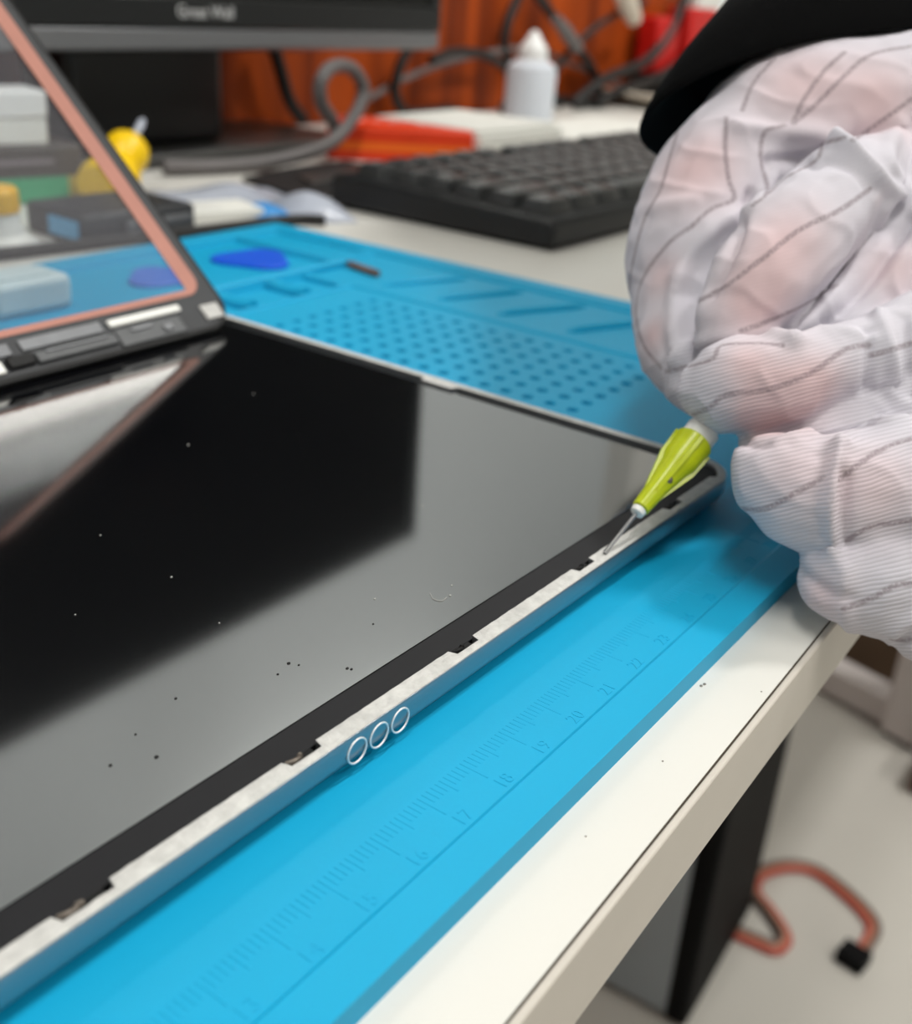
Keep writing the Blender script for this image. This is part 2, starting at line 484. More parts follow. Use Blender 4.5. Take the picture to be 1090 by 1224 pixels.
# scallops of the little trough and rounded ridges
for cx in (-96, -70, -44, -18, 8, 34, 60):
    MB().tube(spline([ml(cx, 187.5, -1.2), ml(cx, 196, -1.9), ml(cx, 205.5, -1.2)], 6), 2.6, 12).build('trough_rib', MT['mat'], rmat)
mb = MB()
mb.tube([ml(-110, 209.5, -.6), ml(106, 209.5, -.6)], 2.0, 12)
mb.tube([ml(79.5, 40, -1.1), ml(79.5, 184, -1.1)], 1.5, 12)
mb.tube([ml(-110, 183.5, -1.1), ml(79.5, 183.5, -1.1)], 1.5, 12)
mb.build('divider_ridge', MT['mat'], rmat)
for ya_, yb_ in ((179, 164), (153, 138), (127, 111), (99, 84), (72, 57)):
    MB().tube([ml(91, ya_, -1.9), ml(95, ya_-2, -1.3), ml(120, yb_+2, -1.3), ml(125, yb_, -1.9)], [.8, 1.5, 1.5, .8], 10).build('rest_ridge', MT['mat'], rmat)
# ruler
mb = MB()
RX = -298.65
for n in range(0, 401):
    x = RX+n+20
    y1 = -13.07 if n % 10 == 0 else (-11.5 if n % 5 == 0 else -10.4)
    w = .17
    mb.add([ml(x-w, y1, -.45), ml(x+w, y1, -.45), ml(x+w, -8.0, -.45), ml(x-w, -8.0, -.45),
            ml(x-w*.5, y1+.1, -.375), ml(x+w*.5, y1+.1, -.375), ml(x+w*.5, -8.1, -.375), ml(x-w*.5, -8.1, -.375)],
           [(4, 5, 6, 7), (0, 1, 5, 4), (1, 2, 6, 5), (2, 3, 7, 6), (3, 0, 4, 7)])
mb.build('ruler_scale', MT['mat'], rmat, smooth=0)

def text_mesh(s, size, depth):
    cu = bpy.data.curves.new('lettering', 'FONT'); cu.body = s; cu.size = size; cu.extrude = depth
    cu.align_x = 'CENTER'; cu.align_y = 'CENTER'; cu.resolution_u = 3
    o = bpy.data.objects.new('lettering', cu); COL.objects.link(o)
    dg = bpy.context.evaluated_depsgraph_get(); dg.update()
    me = bpy.data.meshes.new_from_object(o.evaluated_get(dg))
    vs = [v.co.copy() for v in me.vertices]; fs = [tuple(p.vertices) for p in me.polygons]
    bpy.data.objects.remove(o); bpy.data.curves.remove(cu); bpy.data.meshes.remove(me)
    return vs, fs
mb = MB()
for n in range(2, 42):
    x = RX+10*n
    vs, fs = text_mesh(str(n), 3.3, .04)
    mb.add([ml(x+p.x+1.0, -15.1+p.y*.95, -.42+p.z) for p in vs], fs)
mb.build('ruler_number', MT['mat'], rmat, smooth=0)

# ------------------------------------------------------------------ tablet
TW, TD, TH7 = 250.6, 174.1, 6.73
tab = thing('tablet', (-TW/2, TD/2, -0.45), 'opened silver tablet with bare black display lying on the blue repair mat', 'tablet')
NOT = [(-211.5, -205), (-176.3, -169.6), (-141.2, -135.6), (-104.7, -99.2), (-67.8, -62.6), (-32, -26.5)]
out = []
R_ = 10.0
xsamp = set([-TW+R_, -R_])
for a, b in NOT: xsamp |= {a-.5, a, b, b+.5}
xsamp |= set(np.linspace(-TW+R_, -R_, 60).tolist())
for x in sorted(xsamp): out.append((x, 0.0))
def arc(cx, cy, a0, n=12): return [(cx+R_*math.cos(math.radians(a0+90*k/n)), cy+R_*math.sin(math.radians(a0+90*k/n))) for k in range(1, n)]
out += arc(-R_, R_, -90)
for y in sorted({R_, 77.4, 78.2, 88.0, 88.8, 120, 150, TD-R_, 40, 60}): out.append((0.0, y))
out += arc(-R_, TD-R_, 0)
for x in np.linspace(-R_, -TW+R_, 14): out.append((x, TD))
out += arc(-TW+R_, TD-R_, 90)
for y in (TD-R_, 120, 80, 40, R_): out.append((-TW, y))
out += arc(-TW+R_, R_, 180)
def normal(i):
    a = Vector(out[i-1]); b = Vector(out[(i+1) % len(out)]); t = (b-a).normalized()
    return Vector((-t.y, t.x))
def innset(i, base):
    x, y = out[i]
    if y == 0.0:
        for a, b in NOT:
            if a-.01 <= x <= b+.01: return 1.55
        return base
    if x == 0.0 and 78.1 <= y <= 88.1: return 4.6
    if x > -R_ and y < R_: return 2.0
    if x == 0.0: return base*.78
    return base
prof = [(7, 0), (4.2, .15), (2.2, .75), (.9, 1.8), (.25, 3.0), (0, 4.4), (0, 6.3), (.12, 6.6), (.4, TH7)]
z0 = -0.45
rings = []
NN = [normal(i) for i in range(len(out))]
for ins, z in prof:
    rings.append([(out[i][0]+NN[i].x*ins, out[i][1]+NN[i].y*ins, z0+(z/TH7)*(TH7+.45)) for i in range(len(out))])
for ins, z in ((3.1, TH7), (3.15, 4.6)):
    rings.append([(out[i][0]+NN[i].x*innset(i, ins), out[i][1]+NN[i].y*innset(i, ins), z) for i in range(len(out))])
MB().loft(rings).build('chassis', MT['alu'], tab, smooth=35)
# rough leftover adhesive on the rim
mb = MB(); R3 = []
cols = 9
N = len(out)
dense = []
for i in range(N):
    a = Vector(out[i]); b = Vector(out[(i+1) % N]); L = (b-a).length
    k = max(1, int(L/0.45))
    na, nb = NN[i], NN[(i+1) % N]; ia, ib = innset(i, 3.1), innset((i+1) % N, 3.1)
    for q in range(k):
        t = q/k; dense.append((a.lerp(b, t), na.lerp(nb, t), ia*(1-t)+ib*t))
rows = [[] for _ in range(cols)]
for p, n, ins in dense:
    jag = mnoise.noise(Vector((p.x*.55, p.y*.55, 3.0)))
    i1 = ins+.02+.10*jag
    for c in range(cols):
        t = c/(cols-1)
        q = p+n*(.12+(i1-.12)*t)
        edge = min(1, min(t, 1-t)*4)
        nz = mnoise.noise(Vector((q.x*1.1, q.y*1.1, 0)))*.22+mnoise.noise(Vector((q.x*2.6, q.y*2.6, 7)))*.14
        rows[c].append((q.x, q.y, TH7+.015+edge*max(.0, .10+nz)))
mb.loft(rows, False, False)
mb.build('adhesive_residue', MT['rim'], tab, smooth=80)
# interior
MB().prism(rrect(-TW+3.3, -3.3, 3.2, TD-3.3, 8), 4.55, 4.95).build('inner_tray', MT['blackin'], tab)
MB().prism(rrect(-TW+3.6, -2.9, 3.25, 8.7, 1.5), 4.96, 5.98).build('bezel_strip', MT['bezel'], tab, bevel=.15)
lcd = MB().prism(rrect(-TW+5.5, -5.4, 8.75, TD-4.2, 1.0), 4.96, 6.05).build('display_panel', MT['lcd'], tab)
mb = MB()
for u, v in [(303, 471), (120, 640), (225, 532), (262, 745), (505, 605), (448, 716), (540, 700), (538, 712), (90, 735), (205, 690)]:
    p = onz(u, v, 6.05); mb.sphere((p.x, p.y, 6.12), random.uniform(.12, .22), 8, 5, (1.4, 1, .6))
mb.tube(spline([onz(514, 709, 6.12), onz(518, 716, 6.12), onz(528, 718, 6.12), onz(534, 714, 6.12)], 5), .05, 6)
mb.build('dust', MT['dust'], lcd, kind='stuff')
mb = MB()
for u, v in [(162, 878), (446, 746), (420, 800), (345, 793), (357, 795), (332, 806), (415, 799), (187, 905), (132, 915), (210, 835)]:
    p = onz(u, v, 6.05); mb.sphere((p.x, p.y, 6.1), random.uniform(.15, .3), 8, 5, (1.2, 1, .5))
mb.build('debris', MT['darkdust'], lcd, kind='stuff')
for a, b in NOT:
    m_ = (a+b)/2
    MB().box(a+.6, b-.4, 1.75, 3.4, 5.0, 5.9).build('clip_pocket', MT['blackin'], tab, bevel=.2)
    mb = MB()
    mb.tube(spline([(a+.2, 2.9, 6.2), (a+1.0, 2.3, 6.5), (a+2.0, 2.4, 6.3), (m_, 2.9, 6.1)], 5), .42, 8)
    mb.sphere((a+2.6, 2.7, 6.45), .4, 8, 6)
    mb.build('clip', MT['clip'] if a < -130 else MT['blackin'], tab)
for x in (-130.03, -125.3, -120.58):
    mb = MB()
    mb.tube([(x+1.93*math.cos(2*math.pi*k/40), -.0, 3.58+1.93*math.sin(2*math.pi*k/40)) for k in range(40)], .16, 8, True)
    mb.build('connector_pin', MT['ring'], tab)
# exposed hinge-side corner tape
mb = MB()
for k in range(9):
    c = (-4-random.random()*10, TD-3-random.random()*5, 7.0+random.random()*1.5)
    mb.sphere(c, 1.6+random.random(), 9, 6, (1.6, 1, .6))
mb.build('torn_tape', MT['rim'], tab)

# ------------------------------------------------------------------ lifted touch glass
A = Vector((-5.6, 157.2, 7.6))
tilt = 0.708
bdir = Vector((-0.99971, -0.024, 0)).normalized()
n1 = bdir.cross(Vector((0, 0, 1))).normalized()
if n1.y < 0: n1 = -n1
sdir = n1*math.cos(tilt)+Vector((0, 0, 1))*math.sin(tilt)
ndir = bdir.cross(sdir).normalized()
if ndir.y > 0: ndir = -ndir            # faces the camera (the inner side)
GX = Matrix.Identity(4)
for i, ax in enumerate((bdir, sdir, ndir)):
    for r in range(3): GX[r][i] = ax[r]
for r in range(3): GX[r][3] = A[r]
tg = thing('touch_glass', A, 'clear tablet touch glass with copper border, propped open behind the black display', 'touch glass')
GW, GH = 248.0, 172.0
MB().prism(rrect(0.3, GW-.3, 0.3, GH-.3, 9), -0.35, 0.35, GX).build('pane', MT['glass'], tg, smooth=40)
def border(i0, i1, zz0, zz1, b0=None, b1=None):
    b0 = i0 if b0 is None else b0; b1 = i1 if b1 is None else b1
    o_ = rrect(i0, GW-i0, b0, GH-i0, max(10-i0, 1.2)); i_ = rrect(i1, GW-i1, b1, GH-i1, max(10-i1, 1.0))
    return frame_ring(MB(), o_, i_, zz0, zz1, GX)
border(0, 4.2, .36, .75, -.9, 11.4).build('frame', MT['frame'], tg)
border(-.25, .5, -.5, .9, -1.2, .2).build('gasket', MT['blackin'], tg)
border(4.0, 9.6, .76, .95, 11.2, 13.1).build('copper_border', MT['copper'], tg)
def gbox(name, x0, x1, y0, y1, z0, z1, m, bev=.3, parent=tg):
    return MB().box(x0, x1, y0, y1, z0, z1, GX).build(name, m, parent, bevel=bev)
gbox('white_pad', 16.2, 41, 6.7, 9.0, .76, 1.7, MT['white'], .8)
gbox('flex_board', 43.2, 68, 6.0, 9.4, .76, 1.3, MT['board'])
gbox('flex_board', 71, 112, 5.6, 9.2, .76, 1.4, MT['board'])
fc = gbox('flex_cable', 41.5, 66, 1.6, 4.6, .76, 1.9, MT['board_dark'])
gbox('connector', 44, 63, 3.7, 4.4, 1.9, 2.3, MT['board'], .15, fc)
fc2 = gbox('flex_cable', 18.5, 40.8, 0.2, 5.6, .76, 1.5, MT['board_dark'])
gbox('chip', 22.8, 26, 1.4, 3.6, 1.5, 2.3, MT['board'], .4, fc2)
gbox('chip', 29, 36, 3.8, 5.0, 1.5, 2.0, MT['board'], .2, fc2)
gbox('black_pad', 66.8, 74, 1.8, 5.0, .76, 2.0, MT['blackin'])
gbox('white_pad', 75.5, 82, 1.2, 4.6, .76, 1.7, MT['white'])
gbox('flex_cable', 84, 150, 1.2, 5.0, .76, 1.6, MT['board_dark'])
gbox('corner_tape', 3.0, 9.5, 2.0, 7.0, .76, 1.5, MT['rim'], .5)

# ------------------------------------------------------------------ dispensing needle and syringe
ndl = thing('syringe', at(722, 662, 207.2), 'slim syringe with lime yellow needle hub held by the gloved hand at the tablet rim', 'syringe')
P0 = at(722.5, 661, 207.0); P1 = at(765, 608, 211.5); P2 = at(829, 529, 218.5)
ax = (P2-P1).normalized()
Lh = (P2-P1).length
MB().tube([P0, P0.lerp(P1, .5), P1+ax*2], .42, 12).build('needle', MT['steel'], ndl)
prof = [(.9, -1.4), (1.35, -1.2), (1.5, -.2), (1.2, 0)]
MB().lathe(prof, P1, ax, 24).build('needle_collar', MT['white'], ndl)
prof = [(1.5, 0), (1.75, .2), (2.1, Lh*.3), (3.0, Lh*.62), (3.65, Lh*.72), (3.75, Lh*.95), (3.9, Lh*.97), (3.9, Lh), (2.4, Lh+.3)]
mb = MB().lathe(prof, P1, ax, 28)
side = ax.cross(Vector(FW)).normalized()
up2 = ax.cross(side).normalized()
for s1 in (side, up2):
    for sg in (-1, 1):
        d = s1*sg; w = ax.cross(d)
        pts = [P1+ax*(Lh*.12)+d*1.5, P1+ax*(Lh*.98)+d*3.0, P1+ax*(Lh*.98)+d*4.35, P1+ax*(Lh*.68)+d*4.1]
        mb.loft([[p-w*.4 for p in pts], [p+w*.4 for p in pts]])
mb.build('needle_hub', MT['lime'], ndl, bevel=0.0)
sp = P1+ax*(Lh*.42)-Vector(FW)*2.55
MB().sphere(P1+ax*(Lh*.45)-Vector(FW)*2.05-side*.55, .8, 12, 8).build('bubble', MT['clip'], ndl)
prof = [(2.2, Lh), (3.3, Lh+.1), (3.4, Lh+3.4), (2.8, Lh+3.9), (2.7, Lh+7.5), (3.2, Lh+8.2), (3.3, Lh+20), (4.2, Lh+20.2), (4.2, Lh+21.4), (2.0, Lh+21.6)]
MB().lathe(prof, P1, ax, 28).build('barrel', MT['luer'], ndl)

# ------------------------------------------------------------------ gloved hand
def chain(nodes, shrink=0.0, step=1.2):
    """list of (u, v, depth, radius in picture units) -> spheres along the finger"""
    P = [at(u, v, d) for u, v, d, r in nodes]; Rr = [r*d/FPX for u, v, d, r in nodes]
    sp_ = spline(P, 10); res = []
    for i, p in enumerate(sp_):
        s = min(i/10, len(P)-1); k = min(int(s), len(P)-2); t = s-k
        t2 = t*t*(3-2*t)
        res.append((p, max(1.2, Rr[k]*(1-t2)+Rr[k+1]*t2-shrink)))
    return res
index_ = [(1120, 130, 268, 100), (1040, 150, 264, 105), (960, 152, 262, 100), (895, 190, 260, 86), (856, 240, 258, 88), (838, 300, 256, 90), (838, 355, 254, 84), (828, 405, 248, 68), (838, 447, 238, 46), (846, 474, 230, 30)]
thumb_ = [(1075, 190, 246, 30), (1035, 205, 240, 42), (1000, 232, 236, 58), (955, 282, 231, 64), (912, 332, 227, 62), (882, 374, 226, 50), (872, 394, 226, 40)]
middle_ = [(1110, 410, 224, 66), (1040, 428, 220, 52), (985, 440, 217, 48), (930, 456, 215, 56), (882, 462, 216, 58), (846, 464, 218, 38)]
ring_ = [(1110, 600, 210, 105), (1030, 595, 207, 82), (975, 592, 206, 72), (935, 575, 207, 58), (918, 562, 208, 46)]
little_ = [(1110, 660, 209, 92), (1060, 690, 205, 74), (1022, 690, 204, 58), (1004, 690, 204, 50)]
palm_ = [(1150, 200, 268, 120), (1110, 300, 254, 128), (1110, 420, 246, 124), (1105, 540, 232, 112), (1120, 640, 226, 100)]
wrist_ = [(1150, 200, 270, 110), (1080, 120, 272, 98), (1085, 40, 282, 96), (1120, -60, 300, 100)]
web1_ = [(1070, 330, 240, 60), (1010, 385, 236, 48), (960, 395, 234, 36), (915, 405, 232, 30)]
web2_ = [(1110, 500, 222, 70), (1040, 500, 220, 44), (980, 512, 218, 34), (925, 522, 218, 24), (898, 530, 216, 16)]
cuff_ = [(1130, 745, 203, 40), (1098, 762, 202, 30)]
CH = [index_, thumb_, middle_, ring_, little_, palm_, wrist_]

def blob_object(name, spheres, voxel, smooth_it):
    mb = MB()
    for p, r in spheres: mb.sphere(p, r, 14, 9)
    me = bpy.data.meshes.new(name)
    me.from_pydata([p*S for p in mb.v], [], mb.f); me.update()
    bm = bmesh.new(); bm.from_mesh(me); bmesh.ops.recalc_face_normals(bm, faces=bm.faces); bm.to_mesh(me); bm.free()
    o = bpy.data.objects.new(name, me); COL.objects.link(o)
    r = o.modifiers.new('r', 'REMESH'); r.mode = 'VOXEL'; r.voxel_size = voxel*S
    s = o.modifiers.new('s', 'SMOOTH'); s.factor = .5; s.iterations = smooth_it
    dg = bpy.context.evaluated_depsgraph_get(); dg.update()
    m2 = bpy.data.meshes.new_from_object(o.evaluated_get(dg))
    bpy.data.objects.remove(o); bpy.data.meshes.remove(me)
    m2.name = name
    return m2

sph = []
for c in CH+[cuff_, web1_, web2_]: sph += chain(c)
gm = blob_object('glove', sph, .75, 5)
nv = len(gm.vertices)
co = np.empty(nv*3); gm.vertices.foreach_get('co', co); co = co.reshape(-1, 3)/S
def mesh_normals(me):
    a = np.empty(len(me.vertices)*3); me.vertex_normals.foreach_get('vector', a); return a.reshape(-1, 3)
def caster(me, co):
    return BVHTree.FromPolygons([tuple(c) for c in co], [tuple(p.vertices) for p in me.polygons])
def draw(bvh, line, step=5.0):
    pts = []
    fine = spline([Vector((u, v, 0)) for u, v in line], 10)
    for q in fine:
        h = bvh.ray_cast(Vector(CAM), Vector(ray(q.x, q.y)).normalized())
        if h[0] is not None: pts.append(np.array(h[0]))
    return np.array(pts)
def dist_to(co, pts):
    best = np.full(len(co), 1e9)
    for i in range(len(pts)-1):
        a, b = pts[i], pts[i+1]; ab = b-a; L2 = ab@ab
        if L2 > 144 or L2 < 1e-9: continue
        t = np.clip(((co-a)@ab)/L2, 0, 1)
        d = np.linalg.norm(co-(a+t[:, None]*ab), axis=1)
        best = np.minimum(best, d)
    return best
bvh = caster(gm, co)
nrm = mesh_normals(gm)
# folds of the loose cloth: (line, height mm, half width mm)
FOLDS = [
 ([(925, 205), (902, 250), (862, 268), (828, 300), (810, 345), (806, 395), (815, 430)], 1.7, 2.2),
 ([(896, 235), (875, 300), (850, 350)], -1.6, 1.6),
 ([(880, 152), (930, 158), (985, 162), (1015, 185)], 1.6, 2.0),
 ([(920, 195), (945, 190), (975, 196)], -1.6, 1.6),
 ([(1000, 172), (1035, 195), (1066, 230)], 1.9, 1.5),
 ([(985, 190), (1020, 205), (1045, 228)], -1.0, 1.3),
 ([(1064, 235), (1040, 280), (1012, 330), (975, 375), (945, 396)], 1.8, 2.0),
 ([(1088, 262), (1062, 300), (1030, 345), (985, 392)], -2.4, 1.6),
 ([(812, 436), (835, 412), (870, 402), (915, 399), (948, 408)], 1.2, 1.6),
 ([(948, 410), (975, 398), (1005, 396), (1040, 402)], 1.1, 1.5),
 ([(1050, 375), (1062, 410), (1068, 445), (1064, 470)], 1.6, 1.4),
 ([(1036, 395), (1040, 430), (1036, 465)], -1.4, 1.2),
 ([(1082, 380), (1088, 430), (1090, 470)], -1.2, 1.2),
 ([(1004, 535), (994, 565), (990, 610), (1000, 660)], 3.0, 1.9),
 ([(985, 545), (980, 600), (985, 640)], -1.2, 1.6),
 ([(1008, 570), (1006, 615), (1010, 665)], -1.8, 1.2),
 ([(930, 530), (965, 520), (1010, 512), (1080, 502)], 1.2, 1.6),
 ([(955, 683), (985, 705), (1010, 712)], -1.2, 1.5),
 ([(1012, 670), (1008, 710), (1015, 750)], 1.0, 1.6),
 ([(768, 250), (790, 246), (830, 240)], .8, 2.0),
 ([(880, 520), (900, 532), (940, 530)], -1.0, 1.2),
 ([(1075, 150), (1060, 190), (1080, 230)], 1.6, 2.0),
 ([(800, 470), (812, 430), (835, 415)], .9, 1.2),
 ([(1090, 740), (1070, 752), (1064, 775)], 1.2, 1.4),
]
disp = np.zeros(nv)
for line, h, w in FOLDS:
    pts = draw(bvh, line)
    if len(pts) < 2: continue
    d = dist_to(co, pts)
    disp += h*np.exp(-(d/w)**2)
for i in range(nv):
    p = co[i]
    disp[i] += .42*mnoise.noise(Vector(p*.10))+.22*mnoise.noise(Vector(p*.26))
    disp[i] += .35*max(0.0, 1-abs(mnoise.noise(Vector((p[0]*.07+9, p[1]*.07, p[2]*.09))))*4)**2
co2 = co+nrm*disp[:, None]
over = co2[:, 1] > dy(co2[:, 0])-4.5            # cloth resting on the bench top and on the mat
co2[:, 2] = np.where(over & (co2[:, 2] < ZD+.1), ZD+.1, co2[:, 2])
over = (co2[:, 1] > MY0-1) & (co2[:, 0] < MX1+1)
co2[:, 2] = np.where(over & (co2[:, 2] < .1), .1, co2[:, 2])
gm.vertices.foreach_set('co', (co2*S).ravel()); gm.update()
bvh = caster(gm, co2)
STRIPES = [
 [(926, 69), (900, 100), (887, 132)], [(1010, 62), (985, 85), (960, 120), (948, 146)], [(1090, 55), (1040, 66), (1005, 95), (975, 125), (948, 148)],
 [(1090, 118), (1060, 140), (1020, 168)], [(812, 150), (800, 190), (790, 225), (780, 243), (768, 268), (755, 320), (752, 345)],
 [(868, 140), (867, 180), (871, 215), (877, 238), (850, 250), (825, 272)], [(938, 150), (914, 158), (909, 190), (917, 228), (900, 245)],
 [(1010, 165), (985, 172), (975, 192), (940, 212), (918, 232)], [(825, 272), (800, 290), (770, 330), (760, 370), (768, 410), (790, 440)],
 [(1040, 226), (1002, 252), (955, 275), (910, 310), (870, 340), (832, 362)], [(1000, 340), (960, 365), (915, 385), (885, 396)],
 [(795, 444), (830, 436), (853, 428), (862, 413), (905, 410), (935, 413)], [(828, 496), (850, 486), (868, 472), (920, 465), (970, 445), (1010, 418), (1040, 412)],
 [(1040, 425), (1065, 418), (1090, 410)],
 [(885, 608), (915, 608), (950, 590), (985, 570)], [(1002, 574), (1030, 552), (1060, 534), (1090, 524)],
 [(1012, 646), (1040, 630), (1090, 622)], [(1008, 728), (1040, 716), (1070, 700), (1090, 698)], [(1065, 765), (1090, 765)],
]
stripe = np.full(nv, 20.0)
for line in STRIPES:
    pts = draw(bvh, line)
    if len(pts) >= 2: stripe = np.minimum(stripe, dist_to(co2, pts))
# where the cloth lies tight on the skin
TIGHT = [(830, 200, 60, 1), (950, 100, 60, .8), (1050, 120, 60, .9), (790, 330, 30, .7), (940, 290, 60, .9), (900, 360, 45, 1.0), (930, 480, 45, 1.0), (980, 460, 40, .8), (890, 430, 30, .7),
         (950, 560, 45, .5), (1050, 580, 50, .6), (780, 400, 25, .8), (1070, 320, 40, .7), (980, 710, 30, .6), (1050, 240, 10, .2), (905, 500, 30, .9)]
tight = np.zeros(nv)
for u, v, r, w in TIGHT:
    h = bvh.ray_cast(Vector(CAM), Vector(ray(u, v)).normalized())
    if h[0] is None: continue
    c = np.array(h[0]); rr = r*230/FPX
    tight += w*np.exp(-(np.linalg.norm(co2-c, axis=1)/rr)**2)
tight = np.clip(tight, 0, 1)
# coordinate across the knit rows
dvec = (-DN*math.cos(math.radians(14))-RT*math.sin(math.radians(14)))
rib = (co2-CAM)@dvec
hb = (co2-CAM)@DN/((co2-CAM)@FW)*FPX+612
knit = np.clip(.12+.88*(hb-395)/40, .12, 1.0)          # the lower fingers show the knit, the stretched back hardly
for nm, arr in (('stripe', stripe), ('tight', tight), ('rib', rib), ('knit', knit)):
    a = gm.attributes.new(nm, 'FLOAT', 'POINT'); a.data.foreach_set('value', arr.astype(np.float32))
gm.polygons.foreach_set('use_smooth', [True]*len(gm.polygons))
gm.materials.clear(); gm.materials.append(MT['glove'])

# body under the cloth: hand, forearm, upper arm as one surface
sph = []
for c in CH: sph += chain(c, 4.0)
E0 = at(1110, -60, 300); EL = Vector((330, 150, 205)); E1 = at(1000, -190, 430); SH = Vector((560, -80, 440))
for a, b, ra, rb in ((E0, E1, 21, 26), (E1, EL, 26, 34), (EL, SH, 36, 48)):
    for k in range(26):
        t = k/25; sph.append((a.lerp(b, t), ra*(1-t)+rb*t))
bmesh_ = blob_object('person', sph, 1.5, 4)
for v in bmesh_.vertices:
    if v.co.y/S > dy(v.co.x/S)-6 and v.co.z/S < ZD+1.5: v.co.z = (ZD+1.5)*S
bmesh_.materials.append(MT['skin'])
bmesh_.polygons.foreach_set('use_smooth', [True]*len(bmesh_.polygons))
person = bpy.data.objects.new('person', bmesh_); COL.objects.link(person)
tag(person, 'person in black sleeve and striped white glove holding the syringe over the tablet', 'person')
glove = bpy.data.objects.new('glove', gm); COL.objects.link(glove); glove.parent = person
glove['label'] = 'loose white knit glove with thin dark stripes'
# sleeve
def ring(c, a, b, n=48, wob=0.0, seed=0):
    return [c+a*math.cos(2*math.pi*k/n)*(1+wob*mnoise.noise(Vector((math.cos(2*math.pi*k/n)*1.5, math.sin(2*math.pi*k/n)*1.5, seed))))
            + b*math.sin(2*math.pi*k/n)*(1+wob*mnoise.noise(Vector((math.cos(2*math.pi*k/n)*1.5, math.sin(2*math.pi*k/n)*1.5, seed+5)))) for k in range(n)]
Lp = at(766, 186, 276); Rp = at(1230, 70, 276); c0 = (Lp+Rp)/2; a0 = (Lp-Rp)/2
b0 = at(938, 56, 246)-c0
rings = []
def fr(c_uvd, wl, bl, wob, seed):
    c = at(*c_uvd); a = a0.normalized()*wl; b = b0.normalized()*bl
    return ring(c, a, b, 48, wob, seed)
inner0 = [c0+(p-c0)*.93 for p in ring(c0, a0, b0)]
rings = [[c0+(p-c0)*.80+Vector(RT)*3-Vector(DN)*12 for p in ring(c0, a0, b0)], inner0, ring(c0, a0, b0)]
rings.append(fr((1046, 42, 277), a0.length*.95, b0.length*1.05, .05, 1))
rings.append(fr((1138, -36, 282), a0.length*.94, b0.length*1.1, .10, 2))
d1 = (SH-EL).normalized()
def rc(c, d, r, wob, seed):
    u = a0.normalized(); u = (u-d*u.dot(d)).normalized(); w = d.cross(u)
    if w.dot(b0) < 0: w = -w
    return ring(c, u*r, w*r, 48, wob, seed)
dE = (EL-E1).normalized()
rings.append(rc(at(1085, -200, 415), (EL-at(1138, -36, 282)).normalized(), 46, .1, 5))
rings.append(rc(EL-dE*25, dE.lerp(d1, .25).normalized(), 58, .1, 4))
rings.append(rc(EL+d1*40, dE.lerp(d1, .8).normalized(), 62, .1, 6))
rings.append(rc(SH, d1, 72, .05, 7))
mb = MB().loft(rings, False, True)
sl = mb.build('sleeve', MT['sleeve'], person, smooth=80)
sd = sl.modifiers.new('sub', 'SUBSURF'); sd.levels = 1; sd.render_levels = 2

# ------------------------------------------------------------------ keyboard
KX, KY0, KY1 = 200.0, 175.5, 308.0
kb = thing('keyboard', (KX+215, 240, ZD), 'black full size keyboard lying beside the blue mat near the white gloved hand', 'keyboard')
prof = [(KY0+1, ZD+1.5), (KY0, ZD+4), (KY0, ZD+10.5), (KY0+2.5, ZD+13.5), (KY1-3, ZD+16.5), (KY1, ZD+14), (KY1, ZD+1.5)]
MB().loft([[(KX, y, z) for y, z in prof], [(KX+436, y, z) for y, z in prof]]).build('case', MT['kb'], kb, bevel=2.0, bseg=3)
MB().prism(rrect(KX+4, KX+432, KY0+4, KY1-4, 3), ZD+.01, ZD+2).build('underside', MT['blackin'], kb)
for fx in (KX+20, KX+400):
    MB().box(fx, fx+22, KY1-20, KY1-8, ZD, ZD+1.8).build('foot', MT['blackin'], kb)
U = 19.05
def keymesh(w, h=U):
    t = 2.6; zt = 7.5
    mbk = MB()
    b_ = rrect(.5, w-.5, .5, h-.5, 1.2, 3); m_ = rrect(.7, w-.7, .7, h-.7, 1.4, 3)
    t_ = rrect(t, w-t, t*.9, h-t*1.3, 2.2, 3); ti = rrect(t+1.0, w-t-1.0, t*.9+1, h-t*1.3-1, 1.8, 3)
    mbk.loft([[(x, y, 0) for x, y in b_], [(x, y, 1.2) for x, y in m_], [(x, y, zt-.5) for x, y in t_], [(x, y, zt) for x, y in ti]])
    me = bpy.data.meshes.new('key'); me.from_pydata([p*S for p in mbk.v], [], mbk.f); me.update()
    bm = bmesh.new(); bm.from_mesh(me); bmesh.ops.recalc_face_normals(bm, faces=bm.faces); bm.to_mesh(me); bm.free()
    me.polygons.foreach_set('use_smooth', [True]*len(me.polygons)); me.set_sharp_from_angle(angle=math.radians(35))
    me.materials.append(MT['key']); return me
cache = {}
rows = [
 [1.25, 1.25, 1.25, 6.25, 1.25, 1.25, 1.25, 1.25, .35, 1, 1, 1, .35, 2, 1],
 [2.25]+[1]*10+[2.75, 1.35, -1, 1.35, 1, 1, 1],
 [1.75]+[1]*11+[2.25, 3.7, 1, 1, 1],
 [1.5]+[1]*12+[1.5, .35, 1, 1, 1, .35, 1, 1, 1],
 [1]*13+[2, .35, 1, 1, 1, .35, 1, 1, 1, 1],
 [1, 1]+[1]*4+[.5]+[1]*4+[.5]+[1]*4+[.35, 1, 1, 1]]
gaps = {.35, .5, 1.35, 3.7}
nk = 0
lcache = {}
legends = {(0, 0): 'Ctrl', (0, 2): 'Alt', (1, 0): 'Shift', (2, 0): 'Caps', (3, 0): 'Tab', (5, 0): 'Esc'}
for rr_, st_, txt in ((1, 1, 'ZXCVBNM,./'), (2, 1, "ASDFGHJKL;'"), (3, 1, 'QWERTYUIOP[]'), (4, 0, '`1234567890-=')):
    for k_, c_ in enumerate(txt): legends[(rr_, st_+k_)] = c_
